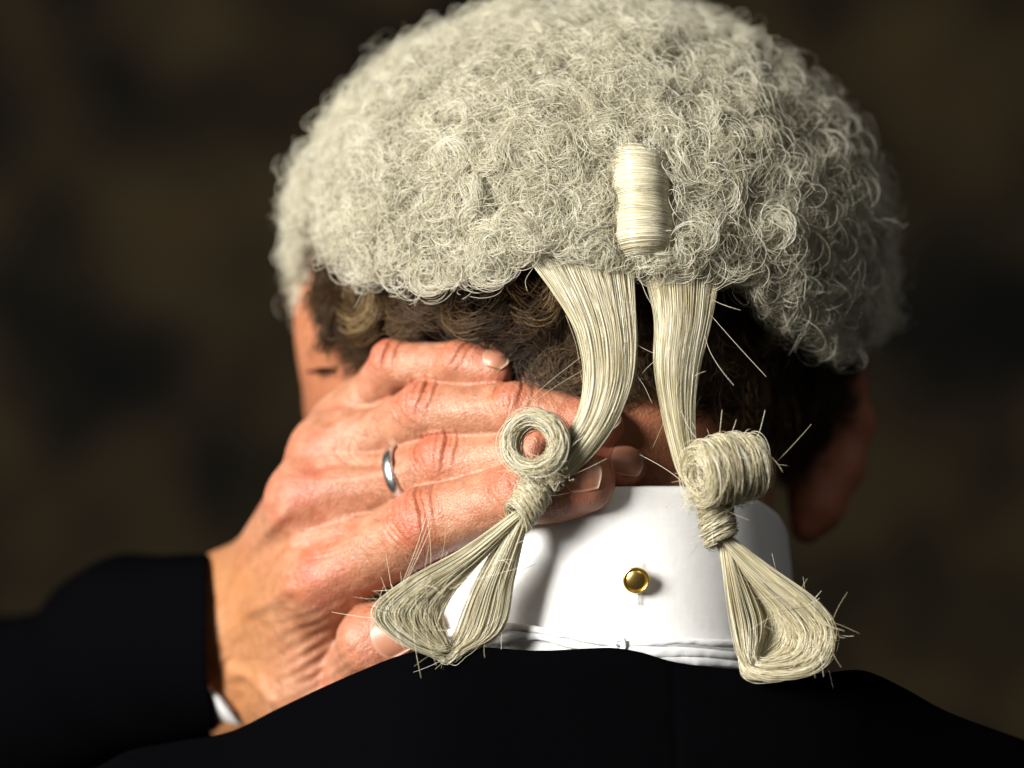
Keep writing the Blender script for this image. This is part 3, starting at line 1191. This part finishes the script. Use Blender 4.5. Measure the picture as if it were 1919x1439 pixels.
for i in range(NR):
    c = rdg[i]
    db = depth_back[i]
    col = [c + np.array([0, db * a_, max(db, 110) * b_ * 0.9]) for a_, b_ in prof]
    for dy_, dz_ in ((3, -0.5), (0, 0), (-5, -2), (-10, -7), (-14, -16), (-18, -32), (-24, -60), (-34, -110), (-48, -180), (-66, -280), (-84, -420), (-95, -640), (-95, -900)):
        col.append(c + np.array([0, dy_, dz_]))
    cols.append(col)
jk = np.array(cols)
# centre back seam groove, broad folds
jx, jy = project(jk)
seam = gauss(jx - (1262 + 0.02 * (jy - 1240)), 3.5)
jk[..., 1] += 7 * seam * (np.arange(jk.shape[1]) >= 5)
jk[..., 1] += 1.5 * gauss(jx - 1275, 10)
fold = smooth_noise(jk, 0.006, 31, 2) * np.clip((jy - rpy[:, None]) / 80, 0, 1)
jk[..., 1] += 9 * fold
mesh_obj("back_panel", jk.reshape(-1, 3), grid_faces(jk.shape[0], jk.shape[1]), MAT_BLACK, jacket)

# sleeve
sl = WA([(640, 1204, 300), (520, 1206, 470), (440, 1208, 585), (380, 1212, 662), (300, 1220, 770), (218, 1228, 890), (160, 1282, 1010), (70, 1310, 1210), (-100, 1335, 1480), (-260, 1400, 1600), (-330, 1560, 1300), (-250, 1700, 900), (0, 1800, 600)])
sr = np.array([185, 186, 188, 194, 203, 210, 192, 198, 215, 230, 240, 260, 300.])
c = catmull(np.hstack([sl, sr[:, None]]), 160)
NT = 72
cen, rad = c[:, :3], c[:, 3]
v, f = tube(cen, np.stack([rad * 0.80, rad], 1), NT)
v = v.reshape(160, NT, 3)


def trim(v, table, keep_to=None):
    """Cut the near end of a tube back to a slanting edge, angle by angle."""
    m, n_, _ = v.shape
    qx, qy = project(v)
    out = np.empty_like(v)
    for a_ in range(n_):
        ex = np.interp(qy[m // 5, a_], *table)
        below = np.nonzero(qx[:, a_] < ex)[0]
        i1 = below[0] if len(below) else 1
        i0 = max(i1 - 1, 0)
        den = qx[i0, a_] - qx[i1, a_]
        st0 = i0 + (np.clip((qx[i0, a_] - ex) / den, 0, 1) if den > 1e-6 else 0)
        s_ = np.linspace(st0, m - 1, m)
        for k_ in range(3):
            out[:, a_, k_] = np.interp(s_, np.arange(m), v[:, a_, k_])
    return out


v = trim(v, ([1000, 1100, 1230, 1300, 1372, 1460], [396, 388, 384, 390, 402, 410]))
cen = v.mean(axis=1)
ax_n = norm(v - cen[:, None])
v = v + ax_n * (smooth_noise(v, 0.010, 41, 3) * 9 * np.clip(np.arange(160) / 16, 0, 1)[:, None])[..., None]
# turn the opening's edge inwards and run a lining back in
edge = v[0]
inner = [cen[0] + (edge - cen[0]) * 0.965 + (cen[1] - cen[0]) * 0.6, cen[0] + (edge - cen[0]) * 0.93 + (cen[4] - cen[0]), cen[0] + (edge - cen[0]) * 0.92 + (cen[12] - cen[0])]
full = np.concatenate([np.array(inner)[::-1], v], 0)
mesh_obj("sleeve", full.reshape(-1, 3), grid_faces(full.shape[0], NT, wrap_v=True), MAT_BLACK, jacket)

# shirt cuff inside the sleeve
cu_c = catmull(np.vstack([W(660, 1200, 280), W(520, 1204, 470), W(440, 1206, 585), W(396, 1208, 640), W(300, 1212, 770)]), 60)
v, f = tube(cu_c, np.stack([np.full(60, 143), np.full(60, 176.0)], 1), 72)
v = trim(v.reshape(60, 72, 3), ([1000, 1240, 1292, 1372, 1460], [340, 345, 392, 462, 510]))
cu_c = v.mean(axis=1)
vin = cu_c[:, None] + (v - cu_c[:, None]) * 0.96
sheet = np.concatenate([v, vin[::-1]], 0)
o = mesh_obj("shirt_cuff", sheet.reshape(-1, 3), grid_faces(120, 72, wrap_v=True), MAT_WHITE)
tag(o, "sliver of white shirt cuff below the wrist inside the black sleeve", "cuff")

# ------------------------------------------------------------------ the wig
wig = empty("wig", None)
tag(wig, "off-white curled horsehair court wig with two knotted tails at the back", "wig")
WC = W(1104, 470, 585)
RX, RY, RZ = 600.0, 630.0, 494.0


def wig_surface(th, z):
    """th azimuth (0 towards the viewer, + to the right), z height above the equator."""
    up = np.sqrt(np.clip(1 - (np.maximum(z, 0) / RZ) ** 2, 0, 1))
    dn = 1 - 0.10 * np.clip(-z / 260, 0, 2) ** 2
    r_ = np.where(z >= 0, up, dn)
    p = np.stack([WC[0] + np.sin(th) * RX * r_, WC[1] - np.cos(th) * RY * r_, WC[2] + z], -1)
    return p


def wig_normal(th, z):
    e = 1.0
    a_ = wig_surface(th + 1e-3, z) - wig_surface(th - 1e-3, z)
    b_ = wig_surface(th, z + e) - wig_surface(th, z - e)
    return norm(np.cross(a_, b_))


TH_T = np.radians([-150, -128, -112, -98, -88, -80, -72, -62, -52, -42, -30, -20, -13, -6, 2, 8, 14, 22, 31, 37, 43, 57, 67, 76, 90, 110, 150])
PY_T = [590, 620, 625, 615, 530, 428, 412, 446, 512, 530, 520, 508, 482, 470, 474, 480, 490, 510, 532, 585, 625, 662, 665, 640, 600, 560, 520]


def wig_ok(p, th):
    _, py = project(p)
    return py < np.interp(th, TH_T, PY_T)


def wig_sample(n):
    """n area-even places on the wig's shell (the part a viewer behind could see)."""
    out_t, out_z = [], []
    while sum(map(len, out_t)) < n:
        m = n * 3
        t = rng.uniform(-2.45, 2.3, m)
        z = rng.uniform(-330, RZ, m)
        wgt = np.where(z > 0, 1.0, 1.0)
        p = wig_surface(t, z)
        keep = wig_ok(p, t) & (rng.uniform(size=m) < wgt)
        out_t.append(t[keep])
        out_z.append(z[keep])
    return np.concatenate(out_t)[:n], np.concatenate(out_z)[:n]


# cap: the woven base below the curls
tg = np.linspace(-2.5, 2.35, 120)
capv = []
for t in tg:
    # height where the rim lies at this azimuth
    zz = np.linspace(-330, RZ, 400)
    p = wig_surface(np.full(400, t), zz)
    ok = wig_ok(p, np.full(400, t))
    z0 = zz[ok][0] + 26
    s_ = np.linspace(0, 1, 40)
    zc = z0 + (RZ * 0.999 - z0) * np.sin(s_ * np.pi / 2)
    p = wig_surface(np.full(40, t), zc)
    capv.append(WC + (p - WC) * 0.955)
capv = np.array(capv)
capv += norm(capv - WC) * (smooth_noise(capv, 0.05, 51, 2) * 5)[..., None]
mesh_obj("cap", capv.reshape(-1, 3), grid_faces(120, 40), MAT_CAP, wig)


def in_roll(p):
    px, py = project(p)
    return (np.abs(px - (1202 + 0.02 * (py - 390))) < 40) & (py > 306) & (py < 470) & (p[..., 1] < 200)


def ringlets(cth, cz, per, R, tilt, depth, turns, K, spread, seed_noise=True):
    """Concentric loops of hair about each centre."""
    n = len(cth)
    p = wig_surface(cth, cz)
    nn = wig_normal(cth, cz)
    p = p + nn * (smooth_noise(p, 0.022, 61, 2) * 10 + smooth_noise(p, 0.07, 62, 1) * 9 + rng.normal(size=n) * 5)[:, None]
    tone = rng.beta(2.2, 1.8, n) + 0.15 * smooth_noise(p, 0.03, 63, 2)
    ax = norm(nn + rng.normal(size=(n, 3)) * tilt)
    Rr = R[0] + (R[1] - R[0]) * rng.beta(1.6, 2.2, n)
    idx = np.repeat(np.arange(n), per)
    m = len(idx)
    A = norm(ax[idx] + rng.normal(size=(m, 3)) * 0.22)
    ref = norm(rng.normal(size=(m, 3)))
    e1 = norm(np.cross(A, ref))
    e2 = np.cross(A, e1)
    cen = p[idx] + rng.normal(size=(m, 3)) * spread + nn[idx] * rng.uniform(depth[0], depth[1], m)[:, None]
    rad = Rr[idx] * rng.uniform(0.45, 1.12, m)
    tn = rng.uniform(turns[0], turns[1], m)
    t = np.linspace(0, 1, K)
    ang = rng.uniform(0, 6.28, m)[:, None] + tn[:, None] * 2 * np.pi * t[None] * rng.choice([-1, 1], m)[:, None]
    grow = 1 + rng.uniform(-0.5, 0.45, m)[:, None] * (t[None] - 0.5) + 0.08 * np.sin(ang * 1.7 + rng.uniform(0, 6, m)[:, None])
    rr = rad[:, None] * grow
    ecc = rng.uniform(0.75, 1.0, m)[:, None]
    drift = rng.normal(size=m)[:, None] * 14 * (t[None] - 0.5)
    wobb = 2.0 * np.sin(ang * rng.uniform(1.4, 2.6, m)[:, None] + rng.uniform(0, 6, m)[:, None])
    s = cen[:, None] + e1[:, None] * (rr * np.cos(ang))[..., None] + e2[:, None] * (rr * ecc * np.sin(ang))[..., None] + A[:, None] * (drift + wobb)[..., None]
    keep = ~in_roll(s).any(axis=1)
    sh = np.clip(tone[idx] * 0.8 + 0.1 + rng.normal(size=m) * 0.16, 0.04, 1)
    sh[rng.uniform(size=m) < 0.02] = 0.0
    SHADES.append(sh[keep])
    return s[keep]


S, SHADES = [], []
t_, z_ = wig_sample(2300)
S.append(ringlets(t_, z_, 28, (17, 44), 0.42, (-30, 2), (1.4, 2.8), 34, 5))
t_, z_ = wig_sample(9000)
S.append(ringlets(t_, z_, 3, (18, 50), 0.8, (-36, 4), (0.9, 2.0), 26, 12))
t_, z_ = wig_sample(3000)
S.append(ringlets(t_, z_, 2, (26, 54), 0.6, (-18, 4), (0.5, 1.1), 18, 12))
t_, z_ = wig_sample(1300)
S.append(ringlets(t_, z_, 1, (24, 60), 1.2, (4, 24), (0.5, 1.1), 20, 10))
# loose curls hanging over the tops of the two tails
tx = rng.uniform(985, 1350, 230)
ty = np.interp(tx, [985, 1080, 1200, 1350], [436, 462, 478, 504]) + rng.normal(size=230) * 10
t_ = np.arcsin((tx - 1104) / RX)
z_ = np.array([W(a_, b_, -40)[2] for a_, b_ in zip(tx, ty)]) - WC[2]
S.append(ringlets(t_, z_, 9, (14, 36), 0.5, (-6, 16), (0.9, 2.2), 28, 6))
SR = [rng.uniform(0.30, 0.56, len(s)) for s in S]
SR[3] *= 0.75
o = curves_obj("curls", S, SR, MAT_WIG, wig, shade=np.concatenate(SHADES))
tag(o, kind="stuff")


# --- bundles of straight horsehair
def bundle(A, B, n, thick, K=40, mix=0.06, splay=0.0, loose=0.0):
    a = catmull_i(WA(A), K)
    b = catmull_i(WA(B), K)
    w = rng.uniform(0, 1, n)
    t = np.linspace(0, 1, K)
    ww = w[:, None] + mix * np.sin(t[None] * rng.uniform(0.5, 4, n)[:, None] + rng.uniform(0, 6, n)[:, None])
    ww = np.clip(ww, -0.06, 1.06)
    p = a[None] * (1 - ww[..., None]) + b[None] * ww[..., None]
    tang = norm(np.gradient((a + b) / 2, axis=0))
    wid = norm(b - a)
    nn = norm(np.cross(tang, wid))
    prof = np.sqrt(np.clip(1 - (2 * np.clip(ww, 0, 1) - 1) ** 2, 0.08, 1))
    off = rng.uniform(-1, 1, n)[:, None] * prof * thick
    p = p + nn[None] * off[..., None]
    p += rng.normal(size=(n, 1, 3)) * (0.8 + splay * (np.abs(t - 0.5) * 2)[None, :, None] ** 3)
    p += (loose * np.sin(np.pi * t) ** 0.7)[None, :, None] * rng.normal(size=(n, 1, 3)) * np.array([1, 0.5, 1])
    ph = rng.uniform(0, 6, (n, 1, 3))
    p += 0.8 * np.sin(t[None, :, None] * rng.uniform(2, 10, (n, 1, 3)) + ph)
    return p


def resample_part(p, t0, t1, K):
    """Piece of each strand between t0 and t1 (arrays)."""
    n, k, _ = p.shape
    u_ = (t0[:, None] + (t1 - t0)[:, None] * np.linspace(0, 1, K)[None]) * (k - 1)
    i = np.clip(u_.astype(int), 0, k - 2)
    f_ = (u_ - i)[..., None]
    r = np.arange(n)[:, None]
    return p[r, i] * (1 - f_) + p[r, i + 1] * f_


def stubs(p, lo, hi, length, n, outward=0.5, K=7):
    """Frayed hair ends leaving a bundle between parameters lo and hi."""
    idx = rng.integers(0, len(p), n)
    k = p.shape[1]
    i0 = (rng.uniform(lo, hi, n) * (k - 2)).astype(int)
    base = p[idx, i0]
    d = norm(p[idx, i0 + 1] - base) * rng.choice([-1, 1], n)[:, None]
    d = norm(d + rng.normal(size=(n, 3)) * outward + np.array([0, -0.25, 0]))
    L = rng.uniform(*length, n) * 1.25
    t = np.linspace(0, 1, K)
    bend = rng.normal(size=(n, 3)) * 0.42
    return base[:, None] + d[:, None] * (L[:, None] * t)[..., None] + bend[:, None] * (L[:, None] * t ** 2)[..., None]


def coil(c0, c1, Rin, Rout, n, K=34, turns=(1.0, 2.0), tilt=0.10, skew=None, bulge=0.0, wob_c=1.5):
    """Hairs wound round the axis c0-c1."""
    c0, c1 = np.asarray(c0, float), np.asarray(c1, float)
    ax = norm(c1 - c0)
    e1 = norm(np.cross(ax, [0.13, 0.2, 1.0]))
    e2 = np.cross(ax, e1)
    u_ = rng.uniform(0, 1, n)
    R = np.sqrt(rng.uniform(Rin ** 2, Rout ** 2, n))
    tn = rng.uniform(*turns, n)
    t = np.linspace(0, 1, K)
    ang = rng.uniform(0, 6.28, n)[:, None] + 2 * np.pi * tn[:, None] * t[None]
    rr = R[:, None] * (1 + bulge * np.sin(np.pi * u_)[:, None]) * (1 + rng.normal(size=(n, 1)) * 0.02 + rng.normal(size=(n, 1)) * 0.10 * (t[None] - 0.5))
    lean = rng.normal(size=(n, 1)) * tilt
    axial = u_[:, None] + lean * np.sin(ang + rng.uniform(0, 6, (n, 1))) + rng.normal(size=(n, 1)) * 0.05 * (t[None] - 0.5)
    if skew is not None:
        axial = axial + skew * np.cos(ang)
    c_j = rng.normal(size=(n, 1, 3)) * wob_c
    rr = rr * (1 + 0.05 * np.sin(2 * ang + rng.uniform(0, 6, (n, 1))))
    p = c_j + c0 + (c1 - c0) * axial[..., None] + e1 * (rr * np.cos(ang))[..., None] + e2 * (rr * np.sin(ang))[..., None]
    return p


# --- centre roll
rl = catmull(WA([(1196, 284, 2), (1200, 340, -14), (1204, 400, -26), (1206, 450, -32), (1206, 486, -30)]), 40)
n = 5200
u_ = rng.uniform(0, 1, n)
t = np.linspace(0, 1, 26)
R = 53 * np.sqrt(rng.uniform(0.72, 1.06, n))
ci = np.clip(u_ * 39, 0, 38.99)
cc = rl[ci.astype(int)] * (1 - (ci % 1))[:, None] + rl[ci.astype(int) + 1] * (ci % 1)[:, None]
axr = norm(rl[-1] - rl[0])
e1 = norm(np.array([1.0, 0.05, 0]) - axr * (axr @ np.array([1.0, 0.05, 0])))
e2 = np.cross(axr, e1)
ang = rng.uniform(0, 6.28, n)[:, None] + 2 * np.pi * rng.uniform(0.7, 1.3, n)[:, None] * t[None]
shape = 1 + 0.05 * np.sin(u_ * 9 + 1)[:, None] - 0.38 * (np.abs(u_ - 0.5) * 2)[:, None] ** 7 + 0.03 * np.sin(u_ * 23)[:, None]
lean = 7 * np.cos(ang + 0.6) * (0.6 + 0.4 * rng.normal(size=(n, 1))) + rng.normal(size=(n, 1)) * 2.5 * np.sin(ang * 0.5)
roll_s = cc[:, None] + e1 * (R[:, None] * shape * np.cos(ang))[..., None] + e2 * (R[:, None] * shape * np.sin(ang))[..., None] + axr * lean[..., None]
roll_part = curves_obj("centre_roll", roll_s, rng.uniform(0.35, 0.7, n), MAT_ROLL, wig)
v, f = tube(rl, 43.0 * (1 - 0.4 * np.abs(np.linspace(-1, 1, 40)) ** 7), 28)
mesh_obj("roll_core", v, f, MAT_CAP, roll_part)

# --- left tail
tailL = bundle([(960, 415, 60), (996, 480, -12), (1046, 552, -44), (1083, 620, -58), (1098, 700, -60), (1088, 770, -62), (1056, 832, -62), (1028, 880, -58), (1003, 903, -52)],
               [(1168, 430, 40), (1175, 492, -22), (1182, 570, -52), (1187, 650, -68), (1180, 720, -70), (1152, 790, -70), (1110, 850, -68), (1062, 893, -60), (1018, 914, -52)],
               2500, 19, 44)
stray = stubs(tailL, 0.1, 0.95, (18, 70), 46, 0.35)
tl = curves_obj("tail", [tailL, stray], [rng.uniform(0.30, 0.58, len(tailL)), 0.34], MAT_TAIL, wig)
tag(tl, "tail hanging over the hand, its curl an open ring")
cL0, cL1 = W(1010, 837, -56), W(998, 830, -100)
curlL = coil(cL0, cL1, 38, 56, 750, turns=(0.8, 1.5), tilt=0.16, wob_c=4.5)
frL = stubs(curlL, 0, 1, (14, 46), 60, 0.45)
curves_obj("curl", [curlL, frL], [rng.uniform(0.30, 0.58, len(curlL)), 0.34], MAT_TAIL, tl)
kL0, kL1 = W(1022, 893, -64), W(968, 972, -52)
knotL = coil(kL0, kL1, 14, 30, 800, turns=(0.5, 1.1), tilt=0.05, skew=0.22, bulge=0.12)
fuzz = W(1018, 888, -92) + rng.normal(size=(150, 1, 3)) * np.array([17, 7, 11]) + np.cumsum(rng.normal(size=(150, 8, 3)) * 4.5, axis=1)
fan = []
for i in range(26):
    b0 = W(1018 + rng.normal() * 7, 880, -84)
    d = norm([rng.normal() * 0.45, -0.35, 1.0]) * rng.uniform(18, 34)
    fan.append(b0 + d[None] * np.linspace(0, 1, 8)[:, None])
frK = stubs(knotL, 0, 1, (20, 62), 60, 0.6)
curves_obj("knot", [knotL, fuzz, np.array(fan), frK], [rng.uniform(0.30, 0.58, len(knotL)), 0.45, 0.36, 0.34], MAT_TAIL, tl)
loopL = bundle([(966, 960, -58), (872, 1030, -66), (765, 1092, -78), (708, 1148, -86), (752, 1198, -82), (832, 1225, -64), (856, 1195, -50), (896, 1090, -52), (966, 965, -56)],
               [(984, 962, -52), (905, 1042, -56), (848, 1102, -58), (822, 1150, -60), (832, 1196, -58), (850, 1224, -56), (936, 1182, -36), (960, 1085, -38), (988, 968, -50)],
               2100, 13, 60, mix=0.07, loose=4.0)
n = len(loopL)
t0 = np.zeros(n)
t1 = np.where(rng.uniform(size=n) < 0.62, 1.0, rng.uniform(0.42, 0.62, n))
loopL_c = resample_part(loopL, t0, t1, 52)
fr1 = stubs(loopL, 0.20, 0.44, (14, 56), 250, 0.42)
fr2 = stubs(loopL, 0.6, 0.95, (14, 50), 40, 0.4)
long_ = np.array([catmull(WA([(738 + i * 6, 1130 - i * 8, -84), (775 + i * 5, 1040, -90), (800 + i * 4, 965 + i * 12, -92)]), 10) for i in range(3)])
curves_obj("loop", [loopL_c, fr1, fr2, long_], [rng.uniform(0.30, 0.58, n), 0.36, 0.34, 0.4], MAT_TAIL, tl)

# --- right tail
tailR = bundle([(1198, 450, 50), (1215, 518, -16), (1230, 595, -46), (1228, 680, -58), (1240, 760, -60), (1256, 830, -60), (1276, 890, -56), (1312, 932, -52)],
               [(1352, 465, 60), (1338, 535, -4), (1326, 606, -42), (1308, 690, -58), (1300, 760, -62), (1302, 830, -60), (1314, 890, -55), (1348, 937, -50)],
               1900, 18, 44)
stray = stubs(tailR, 0.1, 0.95, (18, 70), 40, 0.3)
tr_ = curves_obj("tail", [tailR, stray], [rng.uniform(0.30, 0.58, len(tailR)), 0.34], MAT_TAIL, wig)
tag(tr_, "tail hanging over the white collar, its curl a closed roll")
cR0, cR1 = W(1312, 888, -112), W(1412, 872, -62)
curlR = coil(cR0, cR1, 16, 56, 1150, turns=(0.9, 2.2), tilt=0.08, wob_c=5.0, bulge=0.08)
frR = stubs(curlR, 0, 1, (16, 60), 80, 0.6)
up_st = np.array([catmull(WA([(1345 + 20 * i, 835, -95 + 8 * i), (1350 + 24 * i, 800 + 4 * i, -95), (1353 + 27 * i, 768 + 18 * (i % 3), -92)]), 8) for i in range(4)])
curves_obj("curl", [curlR, frR, up_st], [rng.uniform(0.30, 0.58, len(curlR)), 0.34, 0.42], MAT_TAIL, tr_)
kR0, kR1 = W(1336, 938, -70), W(1352, 1012, -62)
knotR = coil(kR0, kR1, 16, 32, 760, turns=(0.5, 1.1), tilt=0.05, skew=-0.18, bulge=0.10)
fuzz = W(1318, 940, -92) + rng.normal(size=(90, 1, 3)) * np.array([18, 6, 7]) + np.cumsum(rng.normal(size=(90, 8, 3)) * 4, axis=1)
frK = stubs(knotR, 0, 1, (20, 66), 26, 0.6)
curves_obj("knot", [knotR, fuzz, frK], [rng.uniform(0.30, 0.58, len(knotR)), 0.36, 0.36], MAT_TAIL, tr_)
loopR = bundle([(1356, 1000, -66), (1440, 1068, -80), (1522, 1132, -96), (1556, 1186, -106), (1536, 1240, -106), (1474, 1262, -98), (1402, 1248, -80), (1374, 1160, -66), (1350, 1005, -62)],
               [(1346, 1002, -60), (1408, 1085, -52), (1458, 1145, -48), (1482, 1190, -50), (1474, 1222, -58), (1440, 1244, -64), (1406, 1250, -74), (1428, 1160, -42), (1352, 1010, -56)],
               2100, 13, 60, mix=0.08, loose=5.0)
n = len(loopR)
t1 = np.where(rng.uniform(size=n) < 0.6, 1.0, rng.uniform(0.45, 0.8, n))
loopR_c = resample_part(loopR, np.zeros(n), t1, 52)
fr1 = stubs(loopR, 0.20, 0.44, (14, 50), 210, 0.40)
inside = []
for i in range(420):
    w_ = rng.uniform(0, 1)
    inside.append(catmull(WA([(1352 + rng.normal() * 4, 1015, -54), (1398 + 30 * w_ + rng.normal() * 5, 1090 + rng.normal() * 5, -44), (1425 + 50 * w_ + rng.normal() * 6, 1165 + rng.normal() * 8, -36), (1428 + 30 * w_ + rng.normal() * 8, 1222 + rng.normal() * 8, -44), (1408 + 6 * rng.normal(), 1246, -68)]), 16))
inside = np.array(inside)
curves_obj("loop", [loopR_c, fr1, inside], [rng.uniform(0.30, 0.58, n), 0.36, 0.36], MAT_TAIL, tr_)

# --- single stray hairs around the tails
sing = [catmull(WA(r), 14) for r in (
    [(1330, 588, -40), (1380, 645, -45), (1436, 706, -50)],
    [(1090, 668, -66), (1030, 715, -72), (958, 780, -80)],
    [(1098, 690, -66), (1040, 725, -72), (985, 765, -80)],
    [(1184, 640, -66), (1210, 655, -64), (1240, 668, -60)],
    [(1182, 690, -66), (1205, 720, -64), (1222, 755, -60)],
    [(1236, 668, -60), (1212, 690, -60), (1190, 715, -60)],
    [(1000, 500, -50), (985, 525, -60), (988, 545, -64)],
    [(1200, 525, -52), (1215, 560, -62), (1236, 590, -64)],
    [(1060, 590, -60), (1078, 640, -66), (1086, 680, -66)])]
curves_obj("stray_hair", np.array(sing), 0.34, MAT_ROLL, wig)
